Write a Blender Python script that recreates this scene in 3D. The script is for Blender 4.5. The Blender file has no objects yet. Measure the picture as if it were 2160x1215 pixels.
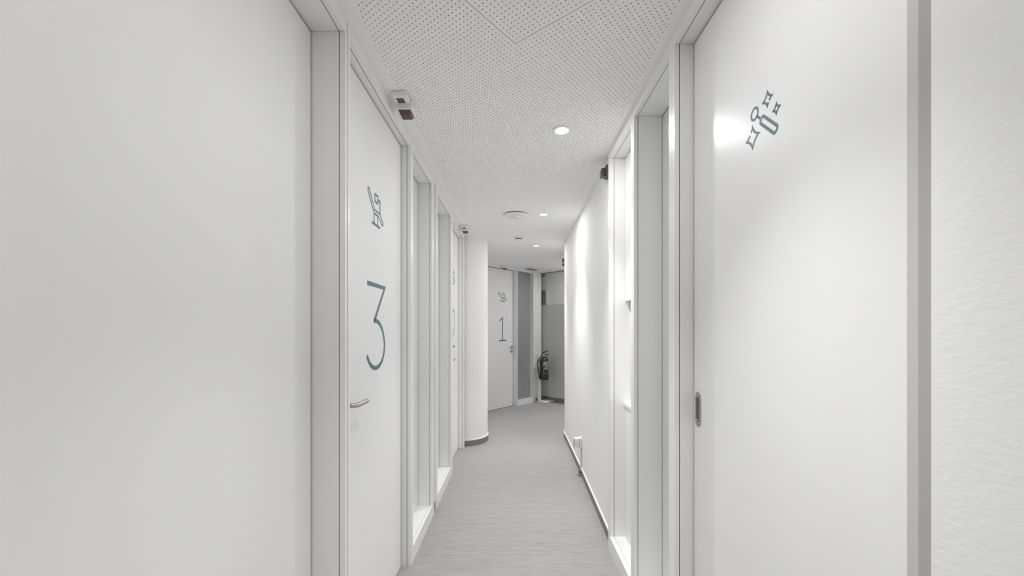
import bpy, bmesh, math, random
from mathutils import Vector, Matrix

scene = bpy.context.scene
C = scene.collection

# ------------------------------------------------------------------ camera, world, exposure
CAM_Z = 1.352                                   # eye height; corridor runs along +Y, X to the right
cam_data = bpy.data.cameras.new('camera')
cam_data.sensor_width = 36.0
cam_data.lens = 36.0 * 865.0 / 2160.0
cam_data.shift_y = 88.0 / 2160.0
cam_data.clip_start = 0.02
cam = bpy.data.objects.new('camera', cam_data)
cam.location = (0, 0, CAM_Z)
cam.rotation_euler = (math.pi / 2, 0, 0)
C.objects.link(cam)
scene.camera = cam

world = bpy.data.worlds.new('world')
scene.world = world
world.use_nodes = True
world.node_tree.nodes['Background'].inputs[0].default_value = (1, 1, 1, 1)
world.node_tree.nodes['Background'].inputs[1].default_value = 0.02

scene.view_settings.view_transform = 'Standard'
scene.view_settings.look = 'None'
scene.view_settings.gamma = 1.0
scene.view_settings.use_curve_mapping = False
scene.view_settings.exposure = 0.06
scene.cycles.max_bounces = 14
scene.cycles.diffuse_bounces = 12
scene.cycles.glossy_bounces = 5
scene.cycles.transparent_max_bounces = 12

DOWNLIGHT_W = 96.0                              # beam of one recessed lamp
DOWNLIGHT_SPREAD_W = 4.6                       # wide spill of the same lamp
DOWNLIGHT_ANGLE = 80.0
DOWNLIGHT_BLEND = 1.0

CEIL = CAM_Z + 1.09                             # 2.442 m
HEAD = 2.40                                     # top of every door and window opening
SILL = 0.089
BASE = 0.072                                    # baseboard height

# ------------------------------------------------------------------ materials
MATS = {}


def principled(name, col, rough=0.5, metal=0.0, spec=0.5):
    m = bpy.data.materials.new(name)
    m.use_nodes = True
    b = m.node_tree.nodes['Principled BSDF']
    b.inputs['Base Color'].default_value = (*col, 1)
    b.inputs['Roughness'].default_value = rough
    b.inputs['Metallic'].default_value = metal
    b.inputs['Specular IOR Level'].default_value = spec
    MATS[name] = m
    return m, m.node_tree.nodes, m.node_tree.links, b


def noise(nodes, links, scale, detail=4.0, stretch=(1, 1, 1), rough=0.5):
    tc = nodes.new('ShaderNodeTexCoord')
    mp = nodes.new('ShaderNodeMapping')
    mp.inputs['Scale'].default_value = stretch
    links.new(tc.outputs['Object'], mp.inputs['Vector'])
    n = nodes.new('ShaderNodeTexNoise')
    n.inputs['Scale'].default_value = scale
    n.inputs['Detail'].default_value = detail
    n.inputs['Roughness'].default_value = rough
    links.new(mp.outputs['Vector'], n.inputs['Vector'])
    return n


def bump(nodes, links, b, src, strength, dist):
    bp = nodes.new('ShaderNodeBump')
    bp.inputs['Strength'].default_value = strength
    bp.inputs['Distance'].default_value = dist
    links.new(src, bp.inputs['Height'])
    links.new(bp.outputs['Normal'], b.inputs['Normal'])


def tint(nodes, links, b, src, c0, c1, p0=0.3, p1=0.7):
    r = nodes.new('ShaderNodeValToRGB')
    r.color_ramp.elements[0].position = p0
    r.color_ramp.elements[1].position = p1
    r.color_ramp.elements[0].color = (*c0, 1)
    r.color_ramp.elements[1].color = (*c1, 1)
    links.new(src, r.inputs['Fac'])
    links.new(r.outputs['Color'], b.inputs['Base Color'])


m, n, l, b = principled('lacquer', (0.85, 0.848, 0.842), 0.30)
t = noise(n, l, 6.0, 3.0)
bump(n, l, b, t.outputs['Fac'], 0.02, 0.01)
m, n, l, b = principled('leaf_lacquer', (0.80, 0.80, 0.79), 0.29, 0, 0.24)
t = noise(n, l, 3.0, 2.0)
tint(n, l, b, t.outputs['Fac'], (0.84, 0.838, 0.834), (0.855, 0.855, 0.852))
m, n, l, b = principled('leaf_matte', (0.84, 0.84, 0.83), 0.55, 0, 0.3)
t = noise(n, l, 3.0, 2.0)
tint(n, l, b, t.outputs['Fac'], (0.84, 0.838, 0.834), (0.855, 0.855, 0.852))
m, n, l, b = principled('paint', (0.86, 0.857, 0.85), 0.75)
t = noise(n, l, 60.0, 5.0)
bump(n, l, b, t.outputs['Fac'], 0.05, 0.004)
m, n, l, b = principled('plaster', (0.85, 0.85, 0.845), 0.8)
t = noise(n, l, 95.0, 4.0, (1, 0.6, 1.2), 0.55)
bump(n, l, b, t.outputs['Fac'], 0.14, 0.004)
m, n, l, b = principled('ceiling_white', (0.83, 0.82, 0.81), 0.9)
t = noise(n, l, 25.0, 3.0)
tint(n, l, b, t.outputs['Fac'], (0.88, 0.873, 0.865), (0.90, 0.893, 0.885))
principled('fleece', (0.03, 0.03, 0.03), 1.0)
principled('void', (0.05, 0.05, 0.05), 1.0)

# striated grey vinyl: fine streaks running across the corridor
m, n, l, b = principled('vinyl', (0.44, 0.425, 0.405), 0.42, 0, 0.4)
t1 = noise(n, l, 1.0, 5.0, (9, 230, 1), 0.6)
t2 = noise(n, l, 1.0, 3.0, (2.2, 40, 1), 0.5)
t3 = noise(n, l, 1.7, 2.0)
mx = n.new('ShaderNodeMath'); mx.operation = 'MULTIPLY_ADD'
l.new(t1.outputs['Fac'], mx.inputs[0]); mx.inputs[1].default_value = 0.75
m2 = n.new('ShaderNodeMath'); m2.operation = 'MULTIPLY'
l.new(t2.outputs['Fac'], m2.inputs[0]); m2.inputs[1].default_value = 0.25
l.new(m2.outputs[0], mx.inputs[2])
tint(n, l, b, mx.outputs[0], (0.265, 0.257, 0.248), (0.425, 0.416, 0.405), 0.33, 0.67)
bump(n, l, b, t1.outputs['Fac'], 0.05, 0.002)

principled('grey_base', (0.21, 0.205, 0.195), 0.5)
principled('white_cap', (0.84, 0.835, 0.82), 0.4)
principled('teal_print', (0.105, 0.185, 0.215), 0.5)
principled('white_plastic', (0.80, 0.795, 0.785), 0.38)
principled('dark_lens', (0.075, 0.056, 0.055), 0.22)
principled('brown_plastic', (0.12, 0.095, 0.092), 0.4)
principled('black_plastic', (0.025, 0.024, 0.024), 0.45)
principled('cylinder_paint', (0.046, 0.030, 0.028), 0.32)
principled('label_white', (0.62, 0.60, 0.58), 0.6)
m, n, l, b = principled('steel', (0.52, 0.51, 0.50), 0.32, 1.0)
t = noise(n, l, 40.0, 3.0, (1, 1, 14))
bump(n, l, b, t.outputs['Fac'], 0.05, 0.001)
principled('dark_steel', (0.20, 0.195, 0.19), 0.4, 1.0)
principled('pull_face', (0.42, 0.41, 0.40), 0.45, 0.6)
principled('frost_light', (0.80, 0.82, 0.82), 0.14, 0, 0.5)
principled('frost_unlit', (0.32, 0.338, 0.345), 0.07, 0, 0.6)  # darker glass colour stands in for the unlit room behind window one
principled('seal_grey', (0.56, 0.555, 0.55), 0.6)
principled('groove_shade', (0.40, 0.395, 0.39), 0.8)
principled('gasket', (0.035, 0.035, 0.034), 0.8)
principled('grille_grey', (0.30, 0.295, 0.29), 0.5)
principled('panel_grey', (0.66, 0.652, 0.648), 0.6)
principled('frame_dark', (0.16, 0.155, 0.15), 0.5)
principled('sign_dark', (0.05, 0.065, 0.06), 0.4)
principled('sign_white', (0.85, 0.86, 0.85), 0.4)

m, n, l, b = principled('lamp_glow', (1, 1, 1), 0.5)
b.inputs['Emission Color'].default_value = (1, 0.985, 0.96, 1)
b.inputs['Emission Strength'].default_value = 14.0

m, n, l, b = principled('clear_glass', (1, 1, 1), 0.0)      # thin architectural glass
out = n['Material Output']
tr = n.new('ShaderNodeBsdfTransparent'); tr.inputs[0].default_value = (0.985, 0.99, 0.99, 1)
gl = n.new('ShaderNodeBsdfGlossy'); gl.inputs['Roughness'].default_value = 0.01
lw = n.new('ShaderNodeLayerWeight')
fp = n.new('ShaderNodeMath'); fp.operation = 'POWER'; fp.inputs[1].default_value = 5.0
l.new(lw.outputs['Facing'], fp.inputs[0])
fr = n.new('ShaderNodeMath'); fr.operation = 'MULTIPLY_ADD'; fr.inputs[1].default_value = 0.90; fr.inputs[2].default_value = 0.05
l.new(fp.outputs[0], fr.inputs[0])
mixs = n.new('ShaderNodeMixShader')
l.new(fr.outputs[0], mixs.inputs[0]); l.new(tr.outputs[0], mixs.inputs[1]); l.new(gl.outputs[0], mixs.inputs[2])
l.new(mixs.outputs[0], out.inputs['Surface'])


# ------------------------------------------------------------------ object helpers
def tag(o, label=None, cat=None, group=None, kind=None):
    if label: o['label'] = label
    if cat: o['category'] = cat
    if group: o['group'] = group
    if kind: o['kind'] = kind
    return o


def thing(name, loc, label, cat, group=None, kind=None):
    o = bpy.data.objects.new(name, None)
    o.location = loc
    o.empty_display_size = 0.05
    C.objects.link(o)
    return tag(o, label, cat, group, kind)


def wloc(o):
    v = Vector((0, 0, 0))
    while o is not None:
        v += o.location
        o = o.parent
    return v


def obj(name, bm, mat, parent=None, smooth=False, origin=None):
    """bm holds world coordinates; the object is put at `origin` (or its parent's place)."""
    org = wloc(parent) if parent else Vector(origin if origin else (0, 0, 0))
    bmesh.ops.recalc_face_normals(bm, faces=bm.faces)
    bmesh.ops.translate(bm, verts=bm.verts, vec=-org)
    me = bpy.data.meshes.new(name)
    bm.to_mesh(me)
    bm.free()
    me.materials.append(MATS[mat])
    if smooth:
        for p in me.polygons:
            p.use_smooth = True
        me.set_sharp_from_angle(angle=math.radians(35))
    o = bpy.data.objects.new(name, me)
    C.objects.link(o)
    if parent:
        o.parent = parent
    else:
        o.location = org
    return o


class Plane:
    """A wall line on the floor plan: s runs along it, depth runs away from the corridor, z up."""
    def __init__(self, p0, p1, side):
        self.p0 = Vector((p0[0], p0[1]))
        self.u = (Vector((p1[0], p1[1])) - self.p0).normalized()
        self.n = Vector((-self.u.y, self.u.x)) if side == 'L' else Vector((self.u.y, -self.u.x))

    def __call__(self, s, dep, z):
        q = self.p0 + self.u * s + self.n * dep
        return Vector((q.x, q.y, z))

    def at(self, y):                             # s for a given world y
        return (y - self.p0.y) / self.u.y


def ident(x, y, z):
    return Vector((x, y, z))


def box(bm, f, a0, a1, b0, b1, z0, z1, bev=0.0):
    vs = [bm.verts.new(f(a, bb, z)) for z in (z0, z1) for bb in (b0, b1) for a in (a0, a1)]
    idx = [(0, 1, 3, 2), (4, 6, 7, 5), (0, 4, 5, 1), (2, 3, 7, 6), (0, 2, 6, 4), (1, 5, 7, 3)]
    fs = [bm.faces.new([vs[i] for i in q]) for q in idx]
    if bev > 0:
        es = list({e for q in fs for e in q.edges})
        bmesh.ops.bevel(bm, geom=es, offset=bev, segments=2, affect='EDGES', profile=0.6)


def boxm(f, *a, bev=0.0):
    bm = bmesh.new()
    box(bm, f, *a, bev=bev)
    return bm


def prism(f, outline, d0, d1, holes_dummy=None):
    """outline: (s, z) polygon, extruded from depth d0 to d1."""
    bm = bmesh.new()
    a = [bm.verts.new(f(s, d0, z)) for s, z in outline]
    c = [bm.verts.new(f(s, d1, z)) for s, z in outline]
    bm.faces.new(a)
    bm.faces.new(c[::-1])
    k = len(a)
    for i in range(k):
        bm.faces.new((a[i], a[(i + 1) % k], c[(i + 1) % k], c[i]))
    return bm


def lathe(bm, centre, profile, seg=32, axis=None):
    """profile: (r, h) pairs along the axis (default +Z)."""
    c = Vector(centre)
    ax = Vector(axis).normalized() if axis else Vector((0, 0, 1))
    t1 = ax.orthogonal().normalized()
    t2 = ax.cross(t1)
    rings = []
    for r, h in profile:
        if r < 1e-6:
            rings.append([bm.verts.new(c + ax * h)])
        else:
            rings.append([bm.verts.new(c + ax * h + (t1 * math.cos(2 * math.pi * i / seg) + t2 * math.sin(2 * math.pi * i / seg)) * r) for i in range(seg)])
    for A, B in zip(rings, rings[1:]):
        for i in range(seg):
            j = (i + 1) % seg
            if len(A) == 1 and len(B) == 1:
                continue
            if len(A) == 1:
                bm.faces.new((A[0], B[i], B[j]))
            elif len(B) == 1:
                bm.faces.new((A[i], A[j], B[0]))
            else:
                bm.faces.new((A[i], A[j], B[j], B[i]))
    return bm


def tube(bm, pts, r, seg=10):
    pts = [Vector(p) for p in pts]
    rings = []
    prev = None
    for i, p in enumerate(pts):
        d = (pts[min(i + 1, len(pts) - 1)] - pts[max(i - 1, 0)]).normalized()
        if prev is None:
            t1 = d.orthogonal().normalized()
        else:
            t1 = (prev - d * prev.dot(d)).normalized()
        prev = t1
        t2 = d.cross(t1)
        rr = r[i] if isinstance(r, (list, tuple)) else r
        rings.append([bm.verts.new(p + (t1 * math.cos(2 * math.pi * k / seg) + t2 * math.sin(2 * math.pi * k / seg)) * rr) for k in range(seg)])
    for A, B in zip(rings, rings[1:]):
        for k in range(seg):
            bm.faces.new((A[k], A[(k + 1) % seg], B[(k + 1) % seg], B[k]))
    bm.faces.new(rings[0][::-1])
    bm.faces.new(rings[-1])
    return bm


def smooth_path(pts, n=6):
    """Catmull-Rom through tuples of any dimension."""
    P = [Vector(p) for p in pts]
    P = [P[0] * 2 - P[1]] + P + [P[-1] * 2 - P[-2]]
    o = []
    for i in range(1, len(P) - 2):
        for k in range(n):
            t = k / n
            a, b_, c, d = P[i - 1], P[i], P[i + 1], P[i + 2]
            o.append(0.5 * ((2 * b_) + (c - a) * t + (2 * a - 5 * b_ + 4 * c - d) * t * t + (3 * b_ - a - 3 * c + d) * t ** 3))
    o.append(P[-2])
    return o


def stroke(bm, f, pts, w, dep, closed=False, th=0.0006):
    """A printed line of width w following (s, z) points on the surface at depth dep."""
    P = [Vector((p[0], p[1])) for p in pts]
    k = len(P)
    Lf, Rt = [], []
    for i in range(k):
        if closed:
            a, c = P[i] - P[i - 1], P[(i + 1) % k] - P[i]
        else:
            a = P[i] - P[i - 1] if i > 0 else P[1] - P[0]
            c = P[i + 1] - P[i] if i < k - 1 else a
        a, c = a.normalized(), c.normalized()
        na, nc = Vector((-a.y, a.x)), Vector((-c.y, c.x))
        mm = na + nc
        if mm.length < 1e-6:
            mm = na
        mm.normalize()
        q = min(1.0 / max(mm.dot(na), 0.35), 2.2)
        Lf.append(P[i] + mm * (w / 2 * q))
        Rt.append(P[i] - mm * (w / 2 * q))
    lo = [[bm.verts.new(f(p.x, dd, p.y)) for p in row] for row in (Lf, Rt) for dd in (dep, dep - th)]
    l0, l1, r0, r1 = lo
    m_ = k if closed else k - 1
    for i in range(m_):
        j = (i + 1) % k
        bm.faces.new((l1[i], l1[j], r1[j], r1[i]))
        bm.faces.new((l0[i], l0[j], l1[j], l1[i]))
        bm.faces.new((r1[i], r1[j], r0[j], r0[i]))
    if not closed:
        bm.faces.new((l0[0], l1[0], r1[0], r0[0]))
        bm.faces.new((l0[-1], r0[-1], r1[-1], l1[-1]))


def ribbon_wall(bm, pts, z0, z1, thick, side):
    """A wall following plan points, thickened away from the corridor."""
    P = [Vector((p[0], p[1])) for p in pts]
    k = len(P)
    Q = []
    for i in range(k):
        d = (P[min(i + 1, k - 1)] - P[max(i - 1, 0)]).normalized()
        nn = Vector((-d.y, d.x)) if side == 'L' else Vector((d.y, -d.x))
        Q.append(P[i] + nn * thick)
    rows = [[bm.verts.new((p.x, p.y, z)) for p in R] for R in (P, Q) for z in (z0, z1)]
    a, b_, c, d = rows
    for i in range(k - 1):
        bm.faces.new((a[i], a[i + 1], b_[i + 1], b_[i]))
        bm.faces.new((c[i], d[i], d[i + 1], c[i + 1]))
        bm.faces.new((b_[i], b_[i + 1], d[i + 1], d[i]))
        bm.faces.new((a[i], c[i], c[i + 1], a[i + 1]))
    bm.faces.new((a[0], b_[0], d[0], c[0]))
    bm.faces.new((a[-1], c[-1], d[-1], b_[-1]))
    return bm


def offset(pts, dist, side):
    P = [Vector((p[0], p[1])) for p in pts]
    k = len(P)
    o = []
    for i in range(k):
        d = (P[min(i + 1, k - 1)] - P[max(i - 1, 0)]).normalized()
        nn = Vector((-d.y, d.x)) if side == 'L' else Vector((d.y, -d.x))
        o.append(P[i] - nn * dist)
    return o


# ------------------------------------------------------------------ floor
bm = bmesh.new()
box(bm, ident, -2.7, 2.75, -4.3, 8.5, -0.05, 0.0)
tag(obj('floor', bm, 'vinyl'), 'grey vinyl corridor floor with fine cross streaks', 'floor', kind='structure')

# ------------------------------------------------------------------ walls
ARC_C, ARC_R = (-0.585, 5.04), 0.285
arc = [(ARC_C[0] + ARC_R * math.cos(math.radians(a)), ARC_C[1] + ARC_R * math.sin(math.radians(a))) for a in range(-92, 61, 4)]
end = Vector(arc[-1]) + Vector((-math.sin(math.radians(60)), math.cos(math.radians(60)))) * 1.25
rounded = arc + [(end.x, end.y)]
bm = bmesh.new()
box(bm, ident, -0.95, -0.80, -0.6, 4.74, 0, CEIL)
tag(obj('wall_left', bm, 'paint'), 'white left corridor wall behind the door frames', 'wall', kind='structure')
bm = bmesh.new()
box(bm, ident, -0.80, -0.590, -0.6, 0.425, 0, CEIL)
tag(obj('wall_left_near', bm, 'plaster'), 'white plaster wall beside the camera before the left doors', 'wall', kind='structure')
bm = bmesh.new()
box(bm, ident, -0.80, -0.590, 3.009, 3.091, 0, CEIL)
tag(obj('wall_left_strip', bm, 'paint'), 'narrow white wall strip between the two left window frames', 'wall', kind='structure')
bm = bmesh.new()
ribbon_wall(bm, rounded, 0, CEIL, 0.06, 'L')
tag(obj('wall_rounded', bm, 'paint', smooth=True), 'rounded white wall corner past door two', 'wall', kind='structure')

right_pts = [tuple(v) for v in smooth_path([(0.6215, 2.535), (0.632, 3.05), (0.6437, 3.604), (0.651, 4.1), (0.656, 4.6), (0.6595, 5.10)], 5)]
RC, RR = (0.6595 + 0.5, 5.12), 0.5
right_pts += [(RC[0] - RR * math.cos(math.radians(a)), RC[1] + RR * math.sin(math.radians(a))) for a in range(2, 91, 4)]
right_pts.append((2.65, 5.62))
bm = bmesh.new()
ribbon_wall(bm, right_pts, 0, CEIL, 0.12, 'R')
tag(obj('wall_right', bm, 'paint', smooth=True), 'long white right wall that curves away at the end', 'wall', kind='structure')
bm = bmesh.new()
box(bm, ident, 0.597, 0.95, -0.6, 0.584, 0, CEIL)
tag(obj('wall_right_near', bm, 'plaster'), 'textured white plaster wall at the right picture edge', 'wall', kind='structure')
bm = bmesh.new()
box(bm, ident, 0.86, 0.95, 0.584, 2.62, 0, CEIL)
tag(obj('wall_right_core', bm, 'paint'), 'white wall behind the right frames', 'wall', kind='structure')
bm = bmesh.new()
box(bm, ident, -2.6, 2.7, -4.3, -4.2, 0, CEIL)
box(bm, ident, -2.7, -2.6, -4.3, -0.5, 0, CEIL)
box(bm, ident, 2.6, 2.7, -4.3, -0.5, 0, CEIL)
box(bm, ident, -2.6, -0.95, -0.6, -0.5, 0, CEIL)
box(bm, ident, 0.95, 2.6, -0.6, -0.5, 0, CEIL)
tag(obj('wall_behind', bm, 'paint'), 'white walls of the unseen room added behind the camera', 'wall', kind='structure')  # unseen room, made wide to cut bounce light on the near left door

# far end: the wall with door one, a pier, and the wall behind the glass
FU = Vector((0.645, 0.764)).normalized()
FAR0 = Vector((0.084, 7.255))                    # casing face left of window one
far = Plane(FAR0, FAR0 + FU, 'L')
BU = Vector((0.69, -0.73)).normalized()
BK0 = Vector((0.59, 7.98))
back = Plane(BK0, BK0 + BU, 'L')
bm = bmesh.new()
box(bm, far, -2.3, -1.00, 0.02, 0.16, 0, CEIL)
box(bm, far, -1.02, 0.56, 0.14, 0.20, 0, CEIL)
tag(obj('wall_far', bm, 'paint'), 'white angled wall holding door one', 'wall', kind='structure')
bm = bmesh.new()
box(bm, far, 0.549, 0.745, 0.004, 0.14, 0, CEIL)
tag(obj('wall_pier', bm, 'paint'), 'white wall pier behind the fire extinguisher', 'wall', kind='structure')
bm = bmesh.new()
box(bm, back, -0.30, 2.9, 0.0, 0.12, 0, CEIL)
tag(obj('wall_back', bm, 'paint'), 'wall behind the glass door at the far end', 'wall', kind='structure')
bm = bmesh.new()
box(bm, ident, 2.6, 2.7, 5.5, 8.4, 0, CEIL)
tag(obj('wall_lobby', bm, 'paint'), 'white wall closing the hidden side passage', 'wall', kind='structure')
bm = boxm(back, 0.128, 2.5, -0.012, 0.0, BASE + 0.001, 1.83, bev=0.002)
tag(obj('wall_panel', bm, 'panel_grey'), 'grey lower wall panel seen through the glass door', 'wall panel', kind='structure')


def baseboard(name, pts, side, label):
    bm = bmesh.new()
    ribbon_wall(bm, offset(pts, 0.007, side), 0.0, BASE - 0.008, 0.0068, side)
    b = tag(obj(name, bm, 'grey_base', smooth=True), label, 'baseboard', kind='structure')
    bm = bmesh.new()
    ribbon_wall(bm, offset(pts, 0.010, side), BASE - 0.008, BASE + 0.004, 0.0098, side)
    tag(obj('cap_strip', bm, 'white_cap', b, smooth=True), 'white cap strip')


baseboard('baseboard_right', right_pts, 'R', 'grey baseboard with white cap along the right wall')
baseboard('baseboard_left', rounded[:-1], 'L', 'grey baseboard bending round the rounded wall corner')
baseboard('baseboard_strip', [(-0.590, 3.0095), (-0.590, 3.05), (-0.590, 3.0905)], 'L', 'short grey baseboard piece between the left window frames')
bm = boxm(back, -0.25, 2.8, -0.009, 0.0, 0, BASE)
tag(obj('baseboard_back', bm, 'grey_base'), 'grey baseboard behind the glass door', 'baseboard', kind='structure')
bm = boxm(far, 0.55, 0.752, -0.004, 0.0038, 0, BASE)
tag(obj('baseboard_pier', bm, 'grey_base'), 'grey baseboard on the pier behind the extinguisher stand', 'baseboard', kind='structure')

# ------------------------------------------------------------------ perforated ceiling
PITCH = 0.0183
GA = math.radians(-39.0)
ga = Vector((math.cos(GA), math.sin(GA)))        # grid axis i (towards right and the camera)
gb = Vector((math.sin(GA), -math.cos(GA)))       # grid axis j (towards left and the camera)
G0 = Vector((0.0151, 1.5372))                    # the corner hole of the access panel
PN = 27                                          # holes along each side of the access panel
LIGHTS = [(0.13, 0.86), (0.2715, 2.237), (0.2994, 3.865), (0.313, 5.31), (1.22, 6.93), (-0.55, -1.5), (0.55, -1.5)]  # side passage and rear entries are unseen lamps added as fill


def lerp_table(tab, y):
    if y <= tab[0][0]: return tab[0][1]
    for (y0, x0), (y1, x1) in zip(tab, tab[1:]):
        if y <= y1:
            return x0 + (x1 - x0) * (y - y0) / (y1 - y0)
    return tab[-1][1]


LEFT_EDGE = [(0.3, -0.53), (1.6, -0.525), (2.3, -0.508), (3.2, -0.498), (3.9, -0.486), (4.7, -0.475)]
RIGHT_EDGE = [(0.3, 0.55), (2.5, 0.562), (3.5, 0.58), (4.7, 0.595)]


def perforated(x, y):
    if y < 0.3 or y > 4.72: return False
    if not (lerp_table(LEFT_EDGE, y) < x < lerp_table(RIGHT_EDGE, y)): return False
    return all((x - lx) ** 2 + (y - ly) ** 2 > 0.060 ** 2 for lx, ly in LIGHTS)


HR = 0.0033
HT = 0.006


class CellMesh:
    def __init__(self):
        self.v, self.f = [], []

    def pt(self, i, j, z):
        q = G0 + ga * (i * PITCH) + gb * (j * PITCH)
        self.v.append((q.x, q.y, z))

    def quad(self, i0, i1, j0, j1, z):
        k = len(self.v)
        for a, c in ((i0, j0), (i1, j0), (i1, j1), (i0, j1)):
            self.pt(a, c, z)
        self.f.append((k, k + 1, k + 2, k + 3))

    def hole(self, i, j, z):
        k = len(self.v)
        for a, c in ((0.5, 0.5), (-0.5, 0.5), (-0.5, -0.5), (0.5, -0.5)):
            self.pt(i + a, j + c, z)
        r = HR / PITCH
        for zz in (z, z + HT):
            for q in range(8):
                an = math.radians(45 + 45 * q)
                self.pt(i + r * math.cos(an), j + r * math.sin(an), zz)
        h0, h1 = k + 4, k + 12
        for s in range(4):
            a = 2 * s
            self.f.append((k + s, k + (s + 1) % 4, h0 + (a + 2) % 8, h0 + a + 1, h0 + a))
        for q in range(8):
            p = (q + 1) % 8
            self.f.append((h0 + q, h0 + p, h1 + p, h1 + q))

    def build(self, name, mat, parent=None):
        me = bpy.data.meshes.new(name)
        me.from_pydata(self.v, [], self.f)
        me.materials.append(MATS[mat])
        bm = bmesh.new()
        bm.from_mesh(me)
        bmesh.ops.recalc_face_normals(bm, faces=bm.faces)
        bm.to_mesh(me)
        bm.free()
        o = bpy.data.objects.new(name, me)
        C.objects.link(o)
        o.parent = parent
        return o


def in_rooms(x, y):
    if y < 4.9: return -0.86 < x < 0.90 and y > -0.55
    return -1.65 < x < 2.66 and y < 8.45


cm, pm = CellMesh(), CellMesh()
R0, R1 = -470, 470
for i in range(R0, R1):
    bx, by = G0.x + ga.x * i * PITCH, G0.y + ga.y * i * PITCH
    for j in range(R0, R1):
        x, y = bx + gb.x * j * PITCH, by + gb.y * j * PITCH
        if not in_rooms(x, y): continue
        if -1 <= i <= PN and -1 <= j <= PN:
            if 0 <= i < PN and 0 <= j < PN:
                (pm.hole if perforated(x, y) else pm.quad)(*((i, j, CEIL) if perforated(x, y) else (i - .5, i + .5, j - .5, j + .5, CEIL)))
            continue
        if perforated(x, y):
            cm.hole(i, j, CEIL)
        else:
            cm.quad(i - .5, i + .5, j - .5, j + .5, CEIL)
# blank border of the access panel, and of the ceiling round it, with an open joint between
g = 0.0008 / PITCH
lo, hi = -1.0, float(PN)
for M_, a0, a1 in ((cm, -1.5, lo - g), (pm, lo + g, -0.5)):
    e0, e1 = (-1.5, PN + .5) if M_ is cm else (lo + g, hi - g)
    f0, f1 = (lo - g, hi + g) if M_ is cm else (-0.5, PN - .5)
    M_.quad(a0, a1, e0, e1, CEIL)
    M_.quad(PN - 1 - a1, PN - 1 - a0, e0, e1, CEIL)
    M_.quad(f0, f1, a0, a1, CEIL)
    M_.quad(f0, f1, PN - 1 - a1, PN - 1 - a0, CEIL)
# plain ceiling of the room behind the camera
k_ = len(cm.v)
cm.v += [(-2.65, -4.25, CEIL), (2.65, -4.25, CEIL), (2.65, -0.52, CEIL), (-2.65, -0.52, CEIL)]
cm.f.append((k_, k_ + 1, k_ + 2, k_ + 3))
ceiling = tag(cm.build('ceiling', 'ceiling_white'), 'white perforated acoustic ceiling over the corridor', 'ceiling', kind='structure')
tag(pm.build('access_panel', 'ceiling_white', ceiling), 'square perforated access panel')
bm = boxm(ident, -2.7, 2.75, -4.3, 8.5, CEIL + 0.05, CEIL + 0.07)
obj('backing_fleece', bm, 'fleece', ceiling)


# ------------------------------------------------------------------ frames, doors, windows
GAP = 0.0024                                     # dark joint between casing and lining
LT = 0.014                                       # lining thickness


def frame(root, P, s0, s1, wl, wr, joint, depth, sill=0.0, w0=0.0, mat='lacquer'):
    """casing boards on the wall face, lining boards back to `depth`, a shadow joint between."""
    def part(name, *a, bev=0.0007):
        return obj(name, boxm(P, *a, bev=bev), mat, root)
    b0 = SILL if sill else 0.0
    part('casing', s0 - wl, s0, 0.0, joint, 0.0, HEAD)
    part('casing', s1, s1 + wr, 0.0, joint, 0.0, HEAD)
    part('header_casing', s0 - wl, s1 + wr, 0.0, joint, HEAD + 0.0006, CEIL + 0.002)
    j1 = joint + GAP
    part('jamb', s0 - LT, s0, j1, depth + 0.05, 0.0, HEAD + 0.0, bev=0)
    part('jamb', s1, s1 + LT, j1, depth + 0.05, 0.0, HEAD + 0.0, bev=0)
    part('header', s0 - LT, s1 + LT, j1, depth + 0.05, HEAD + 0.0008, HEAD + 0.03, bev=0)
    if sill:
        part('bottom_casing', s0 + 0.0004, s1 - 0.0004, 0.0, joint, 0.0, SILL)
        part('sill', s0 + 0.0004, s1 - 0.0004, j1, depth + 0.03, SILL - 0.03, SILL, bev=0)


def chair_icon(bm, P, s, z, dep, k=1.0, w=0.0122):
    base_s, base_z = 1.91, 1.91
    def T(pts): return [(s + (a - base_s) * k, z + (c - base_z) * k) for a, c in pts]
    slab = [(1.8125, 1.9830), (1.8075, 1.9700), (1.8854, 1.8890), (1.9490, 1.8890), (2.0020, 1.8610), (2.0130, 1.8640), (2.0164, 1.8760), (1.9690, 1.9065), (1.8950, 1.9065), (1.8260, 1.9800)]
    stroke(bm, P, T(slab), w * 0.76, dep, True)
    stroke(bm, P, T([(1.8985, 1.9815), (1.9395, 1.9815), (1.9395, 1.9468), (1.8985, 1.9468)]), w * 0.82, dep, True)
    stroke(bm, P, T([(1.9400, 1.9656), (1.9712, 1.9656), (1.9712, 1.9070)]), w * 0.85, dep)
    stroke(bm, P, T([(1.8885, 1.8850), (1.8885, 1.8400)]), w * 0.8, dep)
    stroke(bm, P, T([(1.9380, 1.8850), (1.9380, 1.8400)]), w * 0.8, dep)
    stroke(bm, P, T([(1.8575, 1.8397), (1.9725, 1.8397)]), w, dep)


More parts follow.
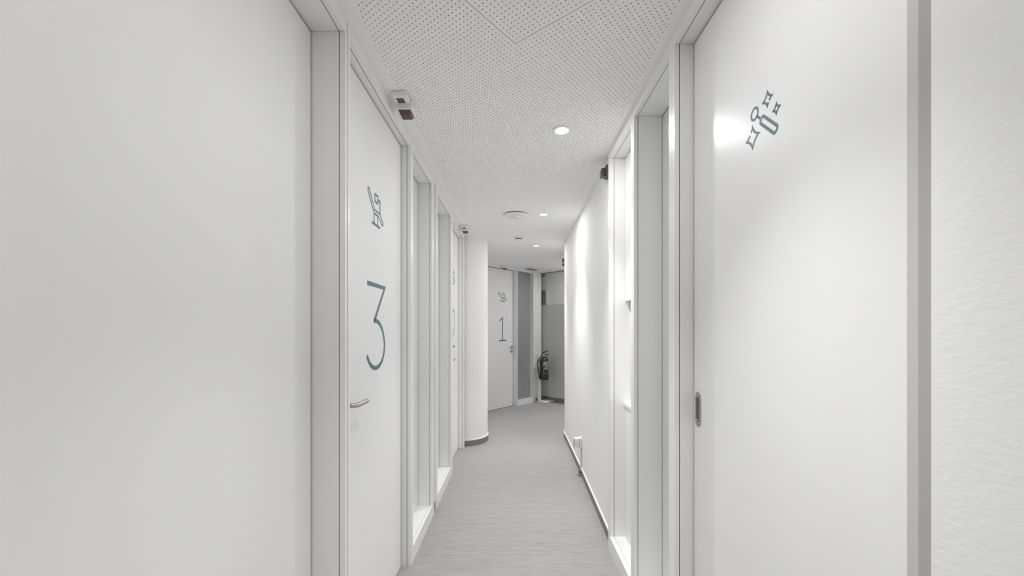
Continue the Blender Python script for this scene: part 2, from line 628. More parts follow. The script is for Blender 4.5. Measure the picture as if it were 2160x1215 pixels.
def digit(bm, P, which, s, z, dep, w=0.0205):
    """tall thin numerals, 0.40 m high; s is the right edge, z the foot."""
    if which == 3:
        stroke(bm, P, [(s - .246, z + .3905), (s - .004, z + .3905), (s - .1545, z + .2235)], w, dep)
        stroke(bm, P, smooth_path([(s - .163, z + .2225), (s - .135, z + .2265), (s - .085, z + .214), (s - .040, z + .182), (s - .012, z + .135), (s - .008, z + .092), (s - .030, z + .047), (s - .075, z + .016), (s - .135, z + .006), (s - .190, z + .019), (s - .226, z + .044), (s - .249, z + .070)], 5), w, dep)
    if which == 2:
        stroke(bm, P, smooth_path([(s - .235, z + .300), (s - .222, z + .350), (s - .180, z + .386), (s - .120, z + .392), (s - .060, z + .375), (s - .025, z + .330), (s - .022, z + .270), (s - .050, z + .205), (s - .110, z + .130), (s - .175, z + .055), (s - .222, z + .010)], 5), w, dep)
        stroke(bm, P, [(s - .236, z + .0095), (s, z + .0095)], w, dep)
    if which == 1:
        stroke(bm, P, [(s - .180, z + .345), (s - .098, z + .402), (s - .098, z)], w, dep)
        stroke(bm, P, [(s - .190, z + .0095), (s, z + .0095)], w, dep)


def lever(leaf, P, s, z, dep, sgn, rose_z2=None):
    """round rosette, neck and a lever that points along sgn*s."""
    bm = bmesh.new()
    c = P(s, dep, z)
    ax = -Vector((P.n.x, P.n.y, 0))
    lathe(bm, c, [(0, 0), (0.026, 0), (0.026, 0.006), (0.024, 0.008), (0, 0.008)], 28, ax)
    obj('rosette', bm, 'steel', leaf, smooth=True)
    bm = bmesh.new()
    path = [(0, 0.0), (0, 0.030), (0.004, 0.043), (0.014, 0.052), (0.030, 0.056), (0.060, 0.057), (0.108, 0.057)]
    pts = [P(s + sgn * a, dep - c2, z) for a, c2 in path]
    tube(bm, [pts[0], pts[1]] + smooth_path(pts[1:], 5)[1:], 0.0098, 16)
    obj('lever_handle', bm, 'steel', leaf, smooth=True)
    if rose_z2:
        bm = bmesh.new()
        c = P(s, dep, rose_z2)
        lathe(bm, c, [(0, 0), (0.026, 0), (0.026, 0.006), (0.024, 0.008), (0, 0.008)], 28, ax)
        obj('keyhole_rosette', bm, 'steel', leaf, smooth=True)
        bm = prism(P, [(s - .004, rose_z2 - .012), (s + .004, rose_z2 - .012), (s + .004, rose_z2 + .004), (s + .007, rose_z2 + .008), (s + .004, rose_z2 + .013), (s - .004, rose_z2 + .013), (s - .007, rose_z2 + .008), (s - .004, rose_z2 + .004)], dep - 0.0086, dep - 0.0075)
        obj('keyhole', bm, 'black_plastic', leaf)


def gaskets(root, P, s0, s1, joint, depth, both=True, bottom=False, leaf=True, gap=0.0035):
    """black rubber strips lying in the joint behind the casing and in the gap round the leaf."""
    def strip(*a):
        obj('gasket', boxm(P, *a), 'gasket', root)
    j0, j1 = joint + 0.0002, joint + GAP - 0.0002
    e = 0.0012
    sides = [(s1, 1)] + ([(s0, -1)] if both else [])
    for sx, sg in sides:
        a, c = sorted((sx + sg * e, sx + sg * LT))
        strip(a, c, j0, j1, 0.0, HEAD)
        if leaf:
            a, c = sorted((sx - sg * 0.0004, sx - sg * (gap - 0.0004)))
            strip(a, c, depth + 0.0045, depth + 0.03, 0.008, HEAD - gap - 0.0002)
    strip(s0, s1, j0, j1, HEAD + 0.0008 + e, HEAD + 0.029)
    if leaf:
        strip(s0 + 0.0005, s1 - 0.0005, depth + 0.0045, depth + 0.03, HEAD - gap, HEAD - 0.0003)
    if bottom:
        obj('joint_filler', boxm(P, s0 + 0.001, s1 - 0.001, j0, j1, SILL - 0.03, SILL - 0.0006), 'seal_grey', root)


def leaf_board(root, P, s0, s1, dep, gap=0.0065, z0=0.006, th=0.04):
    return obj('leaf', boxm(P, s0 + gap, s1 - gap, dep, dep + th, z0, HEAD - gap, bev=0.001), 'leaf_matte', root)


def door(n, P, s0, s1, wl, wr, joint, depth, label):
    root = thing('door_%d' % n, P((s0 + s1) / 2, depth, 0), label, 'door', kind='structure')
    frame(root, P, s0, s1, wl, wr, joint, depth)
    leaf = leaf_board(root, P, s0, s1, depth)
    gaskets(root, P, s0, s1, joint, depth, gap=0.0065)
    return root, leaf


# left near sliding door (plain leaf)
P4 = Plane((-0.590, 0.425), (-0.586, 1.458), 'L')
r, lf = door(4, P4, P4.at(0.445), P4.at(1.4407), 0.020, 0.0172, 0.020, 0.1185, 'plain white door leaf filling the left picture edge')

# door three
P3 = Plane((-0.583, 1.459), (-0.578, 2.364), 'L')
r, lf = door(3, P3, P3.at(1.476), P3.at(2.338), 0.0168, 0.0255, 0.020, 0.0545, 'white door with big numeral 3 and chair pictogram')
bm = bmesh.new(); digit(bm, P3, 3, P3.at(2.045), 1.168, 0.0545)
tag(obj('numeral', bm, 'teal_print', lf), 'thin teal numeral three')
bm = bmesh.new(); chair_icon(bm, P3, P3.at(1.91), 1.91, 0.0545)
tag(obj('pictogram', bm, 'teal_print', lf), 'teal dental chair pictogram')
lever(lf, P3, P3.at(1.53), 1.068, 0.0545, 1)

# door two
P2 = Plane((-0.5597, 3.827), (-0.546, 4.72), 'L')
r, lf = door(2, P2, P2.at(3.870), P2.at(4.678), 0.042, 0.040, 0.018, 0.067, 'white door with numeral 2 seen edge-on before the rounded wall')
bm = bmesh.new(); digit(bm, P2, 2, P2.at(4.425), 1.165, 0.067)
tag(obj('numeral', bm, 'teal_print', lf), 'thin teal numeral two')
bm = bmesh.new(); chair_icon(bm, P2, P2.at(4.33), 1.91, 0.067)
tag(obj('pictogram', bm, 'teal_print', lf), 'teal dental chair pictogram')
lever(lf, P2, P2.at(3.945), 1.06, 0.067, 1, 0.99)

# door one, on the far angled wall
s_leaf = (Vector((0.025, 7.296)) - FAR0).dot(FU)
r, lf = door(1, far, s_leaf - 0.86, s_leaf, 0.06, 0.026, 0.020, 0.071, 'white door with numeral 1 at the corridor end')
bm = bmesh.new(); digit(bm, far, 1, s_leaf - 0.195, 1.155, 0.071, 0.019)
tag(obj('numeral', bm, 'teal_print', lf), 'thin teal numeral one')
bm = bmesh.new(); chair_icon(bm, far, s_leaf - 0.295, 1.915, 0.071)
tag(obj('pictogram', bm, 'teal_print', lf), 'teal dental chair pictogram')
lever(lf, far, s_leaf - 0.055, 1.043, 0.071, -1, 0.965)

# door five: right sliding door with flush pull
P5 = Plane((0.5965, 0.60), (0.5965, 1.532), 'R')
root5 = thing('door_5', P5(P5.at(1.05), 0.07, 0), 'white sliding door with mirror pictogram and flush pull on the right', 'door', kind='structure')
s0, s1 = P5.at(0.60), P5.at(1.504)
for nm, a in (('casing', (s1, s1 + 0.0275, 0.0, 0.0172, 0.0, HEAD)),
              ('header_casing', (s0 - 0.01, s1 + 0.0275, 0.0, 0.0172, HEAD + 0.0006, CEIL + 0.002)),
              ('jamb', (s1, s1 + LT, 0.0172 + GAP, 0.12, 0.0, HEAD)),
              ('header', (s0 - 0.01, s1 + LT, 0.0172 + GAP, 0.12, HEAD + 0.0008, HEAD + 0.03))):
    obj(nm, boxm(P5, *a, bev=0.0006), 'lacquer', root5)
gaskets(root5, P5, s0, s1, 0.0172, 0.0695, both=False, gap=0.0065)
lf5 = obj('leaf', boxm(P5, P5.at(0.62), s1 - 0.0065, 0.0695, 0.1095, 0.006, HEAD - 0.0065, bev=0.001), 'leaf_lacquer', root5)
obj('pocket_post', boxm(P5, P5.at(0.575), P5.at(0.6655), 0.044, 0.062, 0.0, HEAD, bev=0.001), 'seal_grey', root5)  # grey puts the shade of the door recess into the colour
obj('shaded_groove', boxm(P5, P5.at(0.585), P5.at(0.640), 0.036, 0.0439, 0.0, HEAD, bev=0.003), 'groove_shade', root5)  # darker grey strip stands in for the shaded groove
DL = 0.0695
bm = bmesh.new()
sc_ = lambda y: P5.at(y)
ring = [(sc_(1.1254 + 0.0155 * math.cos(a)), 1.944 + 0.0155 * math.sin(a)) for a in [2 * math.pi * k / 28 for k in range(28)]]
stroke(bm, P5, ring, 0.0064, DL, True)
stroke(bm, P5, [(sc_(1.1148), 1.9330), (sc_(1.1010), 1.9195)], 0.0068, DL)
ca, cb = Vector((1.0920, 1.9110)), Vector((1.0365, 1.8585))
ax_ = (cb - ca).normalized(); nn_ = Vector((-ax_.y, ax_.x))
cap = []
for c0, d0 in ((cb, 1), (ca, -1)):
    for k in range(0, 9):
        an = math.radians(-90 + 22.5 * k)
        q = c0 + (ax_ * math.cos(an) * 0.62 + nn_ * math.sin(an)) * 0.0092 * d0
        cap.append((sc_(q.x), q.y))
stroke(bm, P5, cap, 0.0076, DL, True)


def sparkle(cy, cz, R, w, gap_side, rot):
    tips = [math.radians(90 * q + rot) for q in range(4)]
    pts = []
    for q in range(4):
        a, b_ = tips[q], tips[(q + 1) % 4]
        A = Vector((math.cos(a), math.sin(a))) * R
        B = Vector((math.cos(b_), math.sin(b_))) * R
        mid = (A + B) * 0.5 * 0.55
        for k in range(6):
            t_ = k / 6
            p = A * (1 - t_) ** 2 + mid * 2 * t_ * (1 - t_) + B * t_ ** 2
            pts.append((sc_(cy + p.x), cz + p.y))
    if gap_side is None:
        stroke(bm, P5, pts, w, DL, True)
    else:
        k0 = gap_side * 6 + 3
        order = [pts[(k0 + 1 + q) % 24] for q in range(24)]
        stroke(bm, P5, order, w, DL)


sparkle(1.069, 1.9532, 0.0185, 0.0056, 2, 0)
sparkle(1.0327, 1.909, 0.0128, 0.0054, None, 0)
sparkle(1.135, 1.883, 0.0285, 0.0058, 0, 0)
tag(obj('pictogram', bm, 'teal_print', lf5), 'teal dental mirror and sparkles pictogram')


def stadium(sc, zc, hw, hh, k=10):
    o = []
    for q in range(k + 1):
        a = math.pi * q / k
        o.append((sc + hw * math.cos(a), zc + hh - hw + hw * math.sin(a)))
    for q in range(k + 1):
        a = math.pi + math.pi * q / k
        o.append((sc + hw * math.cos(a), zc - hh + hw + hw * math.sin(a)))
    return o


pull_s, pull_z = P5.at(1.466), 1.068
bm = bmesh.new()
oo, ii = stadium(pull_s, pull_z, 0.022, 0.062), stadium(pull_s, pull_z, 0.0115, 0.044)
rows = [[bm.verts.new(P5(s, d_, z)) for s, z in pts] for pts, d_ in ((oo, DL), (oo, DL - 0.002), (ii, DL - 0.002), (ii, DL - 0.0004))]
for A, B in zip(rows, rows[1:]):
    for k in range(len(A)):
        j = (k + 1) % len(A)
        bm.faces.new((A[k], A[j], B[j], B[k]))
pull = obj('flush_pull', bm, 'pull_face', lf5)
obj('pull_recess', prism(P5, ii, DL - 0.0006, DL - 0.0003), 'dark_steel', lf5)
bm = bmesh.new()
lathe(bm, P5(pull_s, DL, pull_z - 0.040), [(0, 0), (0.005, 0), (0.005, 0.006), (0.004, 0.007), (0, 0.007)], 16, -Vector((P5.n.x, P5.n.y, 0)))
obj('pull_catch', bm, 'steel', lf5, smooth=True)


def window(n, P, s0, s1, wl, wr, joint, depth, pane, label):
    root = thing('window_%d' % n, P((s0 + s1) / 2, depth, 0), label, 'window', kind='structure')
    frame(root, P, s0, s1, wl, wr, joint, depth, sill=1)
    gaskets(root, P, s0, s1, joint, depth - 0.0045, bottom=True, leaf=bool(pane))
    if pane:
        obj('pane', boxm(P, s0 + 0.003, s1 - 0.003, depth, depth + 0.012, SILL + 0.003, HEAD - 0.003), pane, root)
    return root


W3 = Plane((-0.577, 2.3645), (-0.571, 3.007), 'L')
window(3, W3, W3.at(2.391), W3.at(2.942), 0.0262, 0.065, 0.0185, 0.103, 'frost_light', 'tall white framed window right after door three')
W2 = Plane((-0.570, 3.093), (-0.5597, 3.824), 'L')
window(2, W2, W2.at(3.134), W2.at(3.772), 0.041, 0.052, 0.0165, 0.112, 'frost_light', 'tall white framed window before door two')
W1s = 0.548
window(1, far, 0.030, W1s - 0.062, 0.030, 0.062, 0.020, 0.085, 'frost_unlit', 'tall frosted window beside door one, coloured dark for the unlit room behind')
W4 = Plane((0.5965, 1.532), (0.5977, 2.036), 'R')
window(4, W4, W4.at(1.560), W4.at(2.0116), 0.0278, 0.0238, 0.0195, 0.1395, 'frost_light', 'narrow deep framed window next to the right sliding door')
W5 = Plane((0.597, 2.0365), (0.596, 2.545), 'R')
s0, s1 = W5.at(2.060), W5.at(2.504)
root = window(5, W5, s0, s1, 0.0233, 0.038, 0.026, 0.0947, None, 'white framed wall bay with a niche on the right')
obj('upper_panel', boxm(W5, s0 + .001, s1 - .001, 0.0947, 0.125, 1.526, HEAD - .001, bev=0.001), 'lacquer', root)
obj('lower_panel', boxm(W5, s0 + .001, s1 - .001, 0.0947, 0.125, SILL + .001, 0.885, bev=0.001), 'lacquer', root)
obj('niche_ledge', boxm(W5, s0 + .001, s1 - .001, 0.088, 0.205, 0.886, 0.905, bev=0.0015), 'lacquer', root)
obj('niche_back', boxm(W5, s0 + .001, s1 - .001, 0.190, 0.205, 0.906, 1.62), 'lacquer', root)
obj('niche_top', boxm(W5, s0 + .001, s1 - .001, 0.1255, 0.205, 1.55, 1.56), 'lacquer', root)
obj('niche_side', boxm(W5, s1 - .015, s1 - .001, 0.126, 0.1895, 0.906, 1.549), 'lacquer', root)
obj('niche_side', boxm(W5, s0 + .001, s0 + .015, 0.126, 0.1895, 0.906, 1.549), 'lacquer', root)

# ------------------------------------------------------------------ glass door at the far end
gp0 = Vector((0.572, 7.800))
gp = Plane(gp0, gp0 + BU, 'L')
gr = thing('glass_door', gp(0.45, 0, 0), 'clear frameless glass door beyond the fire extinguisher', 'glass door', kind='structure')
obj('pane', boxm(gp, 0.012, 0.90, -0.005, 0.005, 0.012, 2.408), 'clear_glass', gr)
obj('patch_fitting', boxm(gp, 0.006, 0.062, -0.014, 0.014, 2.352, 2.412, bev=0.002), 'frame_dark', gr)
obj('patch_fitting', boxm(gp, 0.006, 0.062, -0.014, 0.014, 0.006, 0.060, bev=0.002), 'frame_dark', gr)
obj('top_rail', boxm(gp, 0.0, 0.92, -0.008, 0.008, 2.4125, 2.424), 'frame_dark', gr)
obj('head_panel', boxm(gp, 0.0, 0.92, -0.03, 0.03, 2.4245, CEIL + 0.002), 'paint', gr)

wp = thing('wall_box', back(0.05, 0, 1.97), 'dark grey box on the wall behind the glass door', 'wall box')
obj('body', boxm(back, -0.05, 0.118, -0.030, -0.0005, 1.835, 2.105, bev=0.003), 'frame_dark', wp)
obj('top_edge', boxm(back, -0.052, 0.130, -0.034, -0.0005, 2.106, 2.118), 'label_white', wp)
obj('side_edge', boxm(back, 0.1185, 0.130, -0.034, -0.0005, 1.835, 2.1055), 'label_white', wp)


# ------------------------------------------------------------------ recessed downlights
def downlight(x, y, label, power=1.0, spill=1.0, group='recessed ceiling downlights'):
    root = thing('downlight', (x, y, CEIL), label, 'downlight', group)
    bm = bmesh.new()
    lathe(bm, (x, y, CEIL), [(0.0372, -0.0006), (0.0372, -0.0045), (0.039, -0.0065), (0.050, -0.0055), (0.0535, -0.0025), (0.0535, -0.0004)], 40)
    obj('trim_ring', bm, 'white_plastic', root, smooth=True)
    bm = bmesh.new()
    lathe(bm, (x, y, CEIL), [(0.0370, -0.0050), (0.0345, -0.0032), (0.0322, -0.0028), (0.0322, -0.0006)], 32)
    obj('reflector', bm, 'white_plastic', root, smooth=True)
    bm = bmesh.new()
    lathe(bm, (x, y, CEIL), [(0.0, -0.0042), (0.020, -0.0038), (0.0315, -0.0022), (0.0315, -0.0006), (0, -0.0006)], 32)
    obj('lens', bm, 'lamp_glow', root, smooth=True)
    ld = bpy.data.lights.new('spot', 'SPOT')
    ld.energy = DOWNLIGHT_W * power
    ld.color = (0.99, 0.993, 1.0)
    ld.spot_size = math.radians(DOWNLIGHT_ANGLE)
    ld.spot_blend = DOWNLIGHT_BLEND
    ld.shadow_soft_size = 0.028
    lo_ = bpy.data.objects.new('spot', ld)
    C.objects.link(lo_)
    lo_.parent = root
    lo_.location = (0, 0, -0.012)
    ad = bpy.data.lights.new('spill', 'AREA')
    ad.shape = 'DISK'
    ad.size = 0.06
    ad.energy = DOWNLIGHT_SPREAD_W * power * spill
    ad.color = (0.99, 0.993, 1.0)
    ao = bpy.data.objects.new('spill', ad)
    C.objects.link(ao)
    ao.parent = root
    ao.location = (0, 0, -0.0072)
    return root


names = ['lit recessed downlight above the camera near the right sliding door',
         'largest lit downlight in the perforated ceiling',
         'lit downlight beside the round ceiling disc',
         'smallest lit downlight beyond the smoke detector',
         'unseen fill downlight added in the hidden side passage',
         'unseen fill downlight added behind the camera on the left',
         'unseen fill downlight added behind the camera on the right']
for (x, y), nm in zip(LIGHTS, names):
    downlight(x, y, nm, 0.9 if y > 6 else 0.75 if y < 0 else 0.95 if y < 1 else 1.0, 1.55 if y > 6 else 1.0)


# ------------------------------------------------------------------ ceiling devices
def sensor(x, y, label, k=1.0, rot=0.0):
    """two-step presence sensor: a flat housing and a deeper one with a dark lens."""
    root = thing('motion_sensor', (x, y, CEIL), label, 'sensor', 'white ceiling sensors with brown lenses')
    cr, sr = math.cos(rot), math.sin(rot)
    def F(a, b_, z):
        return Vector((x + k * (a * cr - b_ * sr), y + k * (a * sr + b_ * cr), CEIL + k * z))
    obj('front_housing', boxm(F, -0.036, 0.036, -0.075, -0.005, -0.026, -0.0003, bev=0.008), 'white_plastic', root, smooth=True)
    obj('front_lens', boxm(F, -0.018, 0.016, -0.056, -0.016, -0.0275, -0.024, bev=0.001), 'dark_lens', root)
    obj('rear_housing', boxm(F, -0.034, 0.042, -0.0045, 0.090, -0.046, -0.0003, bev=0.006), 'white_plastic', root, smooth=True)
    bm = bmesh.new()
    lo_ = [(-0.026, 0.004), (0.034, 0.004), (0.034, 0.078), (-0.026, 0.078)]
    hi_ = [(-0.020, 0.030), (0.026, 0.030), (0.026, 0.072), (-0.020, 0.072)]
    A = [bm.verts.new(F(a, c, -0.0462)) for a, c in lo_]
    B = [bm.verts.new(F(a, c, -0.060)) for a, c in hi_]
    bm.faces.new(A); bm.faces.new(B)
    for q in range(4):
        bm.faces.new((A[q], A[(q + 1) % 4], B[(q + 1) % 4], B[q]))
    obj('rear_lens', bm, 'dark_lens', root)


sensor(-0.515, 1.940, 'two-step white sensor with brown lenses above door three')
sensor(-0.500, 4.330, 'small white ceiling sensor with brown lens near door two', 1.0)
sensor(-0.155, 6.970, 'distant ceiling sensor in front of door one', 1.0, math.radians(-40))

root = thing('wall_sensor', (0.6235, 2.63, CAM_Z + 1.0), 'dark brown sensor high on the right wall beside the frame', 'sensor')
obj('housing', boxm(ident, 0.594, 0.6215, 2.590, 2.660, CAM_Z + 0.972, CAM_Z + 1.046, bev=0.006), 'brown_plastic', root, smooth=True)
obj('lens', boxm(ident, 0.567, 0.5938, 2.595, 2.655, CAM_Z + 0.975, CAM_Z + 1.026, bev=0.007), 'dark_lens', root, smooth=True)
bm = bmesh.new()
lathe(bm, (0.600, 2.61, CAM_Z + 0.955), [(0, 0), (0.012, 0.002), (0.017, 0.010), (0.017, 0.0165), (0, 0.0165)], 20)
obj('swivel_ball', bm, 'brown_plastic', root, smooth=True)

root = thing('ceiling_disc', (0.034, 3.872, CEIL), 'round white disc on the ceiling with a smaller centre disc', 'ceiling disc')
bm = bmesh.new()
lathe(bm, (0.034, 3.872, CEIL), [(0, -0.0005), (0.095, -0.0005), (0.095, -0.008), (0, -0.008)], 48)
obj('neck', bm, 'frame_dark', root, smooth=True)
bm = bmesh.new()
lathe(bm, (0.034, 3.872, CEIL), [(0, -0.0085), (0.108, -0.0085), (0.1115, -0.011), (0.110, -0.0145), (0.085, -0.020), (0.039, -0.023), (0, -0.023)], 56)
obj('plate', bm, 'white_plastic', root, smooth=True)
bm = bmesh.new()
lathe(bm, (0.034, 3.872, CEIL), [(0, -0.0232), (0.0365, -0.0232), (0.0385, -0.026), (0.036, -0.029), (0, -0.030)], 40)
obj('centre_disc', bm, 'white_plastic', root, smooth=True)

root = thing('smoke_detector', (0.080, 4.82, CEIL), 'small white smoke detector on the ceiling before the farthest light', 'smoke detector')
bm = bmesh.new()
lathe(bm, (0.080, 4.82, CEIL), [(0, -0.0004), (0.055, -0.0004), (0.055, -0.012), (0.048, -0.020), (0, -0.020)], 36)
obj('base', bm, 'white_plastic', root, smooth=True)
bm = bmesh.new()
lathe(bm, (0.080, 4.82, CEIL), [(0, -0.0202), (0.034, -0.0202), (0.034, -0.030), (0, -0.030)], 32)
obj('sensor_slot', bm, 'black_plastic', root, smooth=True)
bm = bmesh.new()
lathe(bm, (0.080, 4.82, CEIL), [(0, -0.0302), (0.040, -0.0302), (0.041, -0.034), (0.030, -0.042), (0, -0.044)], 32)
obj('cap', bm, 'white_plastic', root, smooth=True)

gc = Vector((0.367, 7.415))
gP = Plane(gc - FU * 0.135, gc, 'L')
root = thing('ceiling_grille', (gc.x, gc.y, CEIL), 'slim grey ventilation grille in the ceiling near door one', 'vent grille')
bm = bmesh.new()
box(bm, gP, 0, 0.27, -0.05, -0.042, CEIL - 0.006, CEIL - 0.0004)
box(bm, gP, 0, 0.27, 0.042, 0.05, CEIL - 0.006, CEIL - 0.0004)
box(bm, gP, 0, 0.008, -0.0418, 0.0418, CEIL - 0.006, CEIL - 0.0004)
box(bm, gP, 0.262, 0.27, -0.0418, 0.0418, CEIL - 0.006, CEIL - 0.0004)
obj('rim', bm, 'grille_grey', root)
obj('backing', boxm(gP, 0.0085, 0.2615, -0.0415, 0.0415, CEIL - 0.0012, CEIL - 0.0004), 'void', root)
for q in range(7):
    d_ = -0.036 + 0.012 * q
    obj('slat', boxm(gP, 0.0085, 0.2615, d_ - 0.0025, d_ + 0.0025, CEIL - 0.0055, CEIL - 0.0014), 'grille_grey', root)

root = thing('exit_sign', (0.80, 6.0, CEIL), 'hanging exit sign half hidden behind the curved right wall', 'exit sign')
obj('mount', boxm(ident, 0.720, 0.88, 5.975, 6.025, CEIL - 0.052, CEIL - 0.0004, bev=0.003), 'sign_white', root)
obj('plate', boxm(ident, 0.730, 0.90, 5.996, 6.004, CEIL - 0.165, CEIL - 0.0525), 'sign_dark', root)
bm = bmesh.new()
box(bm, ident, 0.7325, 0.8985, 5.9950, 5.9958, CEIL - 0.1640, CEIL - 0.1595)
box(bm, ident, 0.7325, 0.7370, 5.9950, 5.9958, CEIL - 0.1590, CEIL - 0.0535)
box(bm, ident, 0.8935, 0.8985, 5.9950, 5.9958, CEIL - 0.1590, CEIL - 0.0535)
obj('border', bm, 'sign_white', root)
bm = bmesh.new()
PS = Plane((0, 5.9957), (1, 5.9957), 'L')
stroke(bm, PS, [(0.757, CEIL - 0.125), (0.757, CEIL - 0.092)], 0.010, 0.0)
stroke(bm, PS, [(0.775, CEIL - 0.108), (0.835, CEIL - 0.108)], 0.010, 0.0)
stroke(bm, PS, [(0.792, CEIL - 0.092), (0.775, CEIL - 0.108), (0.792, CEIL - 0.124)], 0.009, 0.0)
obj('arrow_print', bm, 'sign_white', root)

# ------------------------------------------------------------------ socket, cable duct, door stop on the right wall
SP = Plane((0.6437, 3.604), (0.6472, 3.86), 'R')
sy = SP.at(3.82)
root = thing('wall_socket', SP(sy, 0, 0.305), 'white surface socket with plugged adapter low on the right wall', 'socket')
obj('back_box', boxm(SP, sy - 0.042, sy + 0.042, -0.020, 0.0, 0.262, 0.350, bev=0.003), 'white_plastic', root, smooth=True)
obj('adapter', boxm(SP, sy - 0.030, sy + 0.032, -0.066, -0.0215, 0.262, 0.345, bev=0.004), 'white_plastic', root, smooth=True)
obj('adapter_cap', boxm(SP, sy - 0.020, sy + 0.024, -0.073, -0.0665, 0.270, 0.337, bev=0.002), 'seal_grey', root, smooth=True)
bm = boxm(SP, sy - 0.010, sy + 0.010, -0.0125, -0.0008, 0.062, 0.2615, bev=0.002)
tag(obj('cable_duct', bm, 'white_plastic', origin=SP(sy, 0, 0.07)), 'thin white cable duct running down from the socket', 'cable duct')
root = thing('door_stop', SP(sy - 0.04, -0.03, 0), 'small grey stop at the foot of the right wall', 'door stop')
bm = bmesh.new()
lathe(bm, SP(sy - 0.04, -0.0078, 0.042), [(0, 0), (0.014, 0), (0.014, 0.012), (0.011, 0.014), (0, 0.014)], 18, -Vector((SP.n.x, SP.n.y, 0)))
obj('body', bm, 'grey_base', root, smooth=True)
bm = bmesh.new()
lathe(bm, SP(sy - 0.04, -0.022, 0.042), [(0, 0), (0.011, 0), (0.011, 0.008), (0, 0.010)], 18, -Vector((SP.n.x, SP.n.y, 0)))
obj('rubber_tip', bm, 'black_plastic', root, smooth=True)

# ------------------------------------------------------------------ extinguisher stand and extinguisher
bc = Vector((0.597, 7.715))
bp = Plane(bc, bc + FU, 'L')                     # s along the far wall, depth away from the corridor
root = thing('extinguisher_stand', (bc.x, bc.y, 0), 'white floor stand with square plate under the extinguisher', 'stand')
obj('base_plate', boxm(bp, -0.125, 0.150, -0.125, 0.092, 0.0, 0.018, bev=0.003), 'white_plastic', root)
PX = Vector((0.512, 7.690))
obj('post', boxm(ident, PX.x - 0.033, PX.x + 0.033, PX.y - 0.016, PX.y + 0.016, 0.0182, 0.90, bev=0.002), 'white_plastic', root)
EX = Vector((0.592, 7.560))
obj('hook_arm', boxm(ident, 0.53, 0.545, EX.y + 0.078, PX.y - 0.0165, 0.80, 0.825), 'white_plastic', root)

ext = thing('fire_extinguisher', (EX.x, EX.y, 0.431), 'dark red fire extinguisher hanging on the white stand', 'fire extinguisher')
bm = bmesh.new()
lathe(bm, (EX.x, EX.y, 0.431), [(0, 0.052), (0.079, 0.052), (0.080, 0.06), (0.080, 0.345), (0.077, 0.372), (0.066, 0.398), (0.048, 0.415), (0.026, 0.424), (0.022, 0.434), (0, 0.434)], 40)
body = obj('cylinder_body', bm, 'cylinder_paint', ext, smooth=True)
bm = bmesh.new()
lathe(bm, (EX.x, EX.y, 0.431), [(0, 0), (0.070, 0), (0.079, 0.008), (0.0825, 0.016), (0.0825, 0.050), (0.081, 0.0515), (0, 0.0515)], 40)
obj('foot_ring', bm, 'black_plastic', ext, smooth=True)
bm = bmesh.new()
lathe(bm, (EX.x, EX.y, 0.431), [(0, 0.4345), (0.019, 0.4345), (0.019, 0.462), (0.014, 0.468), (0, 0.468)], 20)
valve = obj('valve', bm, 'dark_steel', ext, smooth=True)
z0 = 0.431
bm = bmesh.new()
box(bm, lambda a, b_, z: Vector((EX.x + a, EX.y + b_, z0 + z + 0.62 * max(a, 0))), -0.045, 0.075, -0.010, 0.010, 0.478, 0.496, bev=0.004)
obj('squeeze_lever', bm, 'black_plastic', valve)
bm = bmesh.new()
box(bm, lambda a, b_, z: Vector((EX.x + a, EX.y + b_, z0 + z - 0.05 * max(a, 0))), -0.030, 0.088, -0.009, 0.009, 0.462, 0.477, bev=0.004)
obj('carry_handle', bm, 'black_plastic', valve)
bm = bmesh.new()
lathe(bm, (EX.x - 0.006, EX.y - 0.021, z0 + 0.452), [(0, 0), (0.015, 0), (0.015, 0.010), (0, 0.011)], 18, (0, -1, 0))
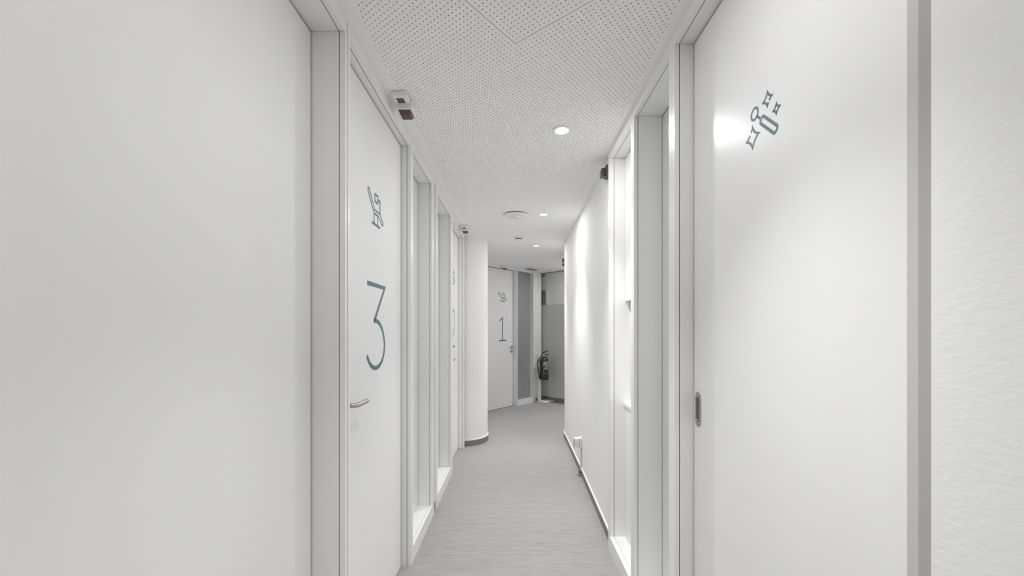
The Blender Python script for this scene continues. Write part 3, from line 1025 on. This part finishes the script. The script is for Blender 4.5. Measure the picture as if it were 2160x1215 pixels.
obj('pressure_gauge', bm, 'label_white', valve, smooth=True)
hose = smooth_path([(EX.x - 0.018, EX.y, z0 + 0.455), (EX.x - 0.050, EX.y - 0.01, z0 + 0.445), (EX.x - 0.095, EX.y - 0.02, z0 + 0.385), (EX.x - 0.118, EX.y - 0.02, z0 + 0.30), (EX.x - 0.112, EX.y - 0.02, z0 + 0.20), (EX.x - 0.092, EX.y - 0.02, z0 + 0.085)], 6)
hose_o = obj('hose', tube(bmesh.new(), hose, 0.0095, 12), 'black_plastic', ext, smooth=True)
obj('nozzle', tube(bmesh.new(), [(EX.x - 0.092, EX.y - 0.02, z0 + 0.0845), (EX.x - 0.089, EX.y - 0.02, z0 + 0.03)], [0.011, 0.014], 14), 'black_plastic', hose_o, smooth=True)


def patch(bm, a0, a1, z_0, z_1, r=0.0806):
    k = max(2, int((a1 - a0) / 8) + 1)
    A = []
    for q in range(k):
        an = math.radians(a0 + (a1 - a0) * q / (k - 1))
        A.append([bm.verts.new((EX.x + r * math.sin(an), EX.y - r * math.cos(an), z0 + z)) for z in (z_0, z_1)])
    for p, q in zip(A, A[1:]):
        bm.faces.new((p[0], q[0], q[1], p[1]))


# printed text rows on the cylinder, too small to read in the photograph
random.seed(5)
rows_ = [(0.330, 0.342, -4, 62), (0.300, 0.318, -14, 62), (0.288, 0.296, -14, 40), (0.268, 0.284, -14, 10), (0.262, 0.280, 26, 60), (0.240, 0.256, 8, 30), (0.238, 0.254, 38, 56),
         (0.222, 0.231, -14, 64), (0.202, 0.216, -6, 20), (0.200, 0.214, 28, 60), (0.190, 0.195, -14, 60)]
bm = bmesh.new()
for zb, zt, a0, a1 in rows_:
    a = a0
    while a < a1 - 2:
        wd = random.uniform(4, 11)
        patch(bm, a, min(a + wd, a1), zb, zt - random.uniform(0, 0.004))
        a += wd + random.uniform(1.5, 3.0)
patch(bm, -15.5, -13.8, 0.125, 0.196)
patch(bm, -14, 62, 0.122, 0.1245)
tag(obj('label_print', bm, 'label_white', body), 'rows of white instruction print', kind='stuff')
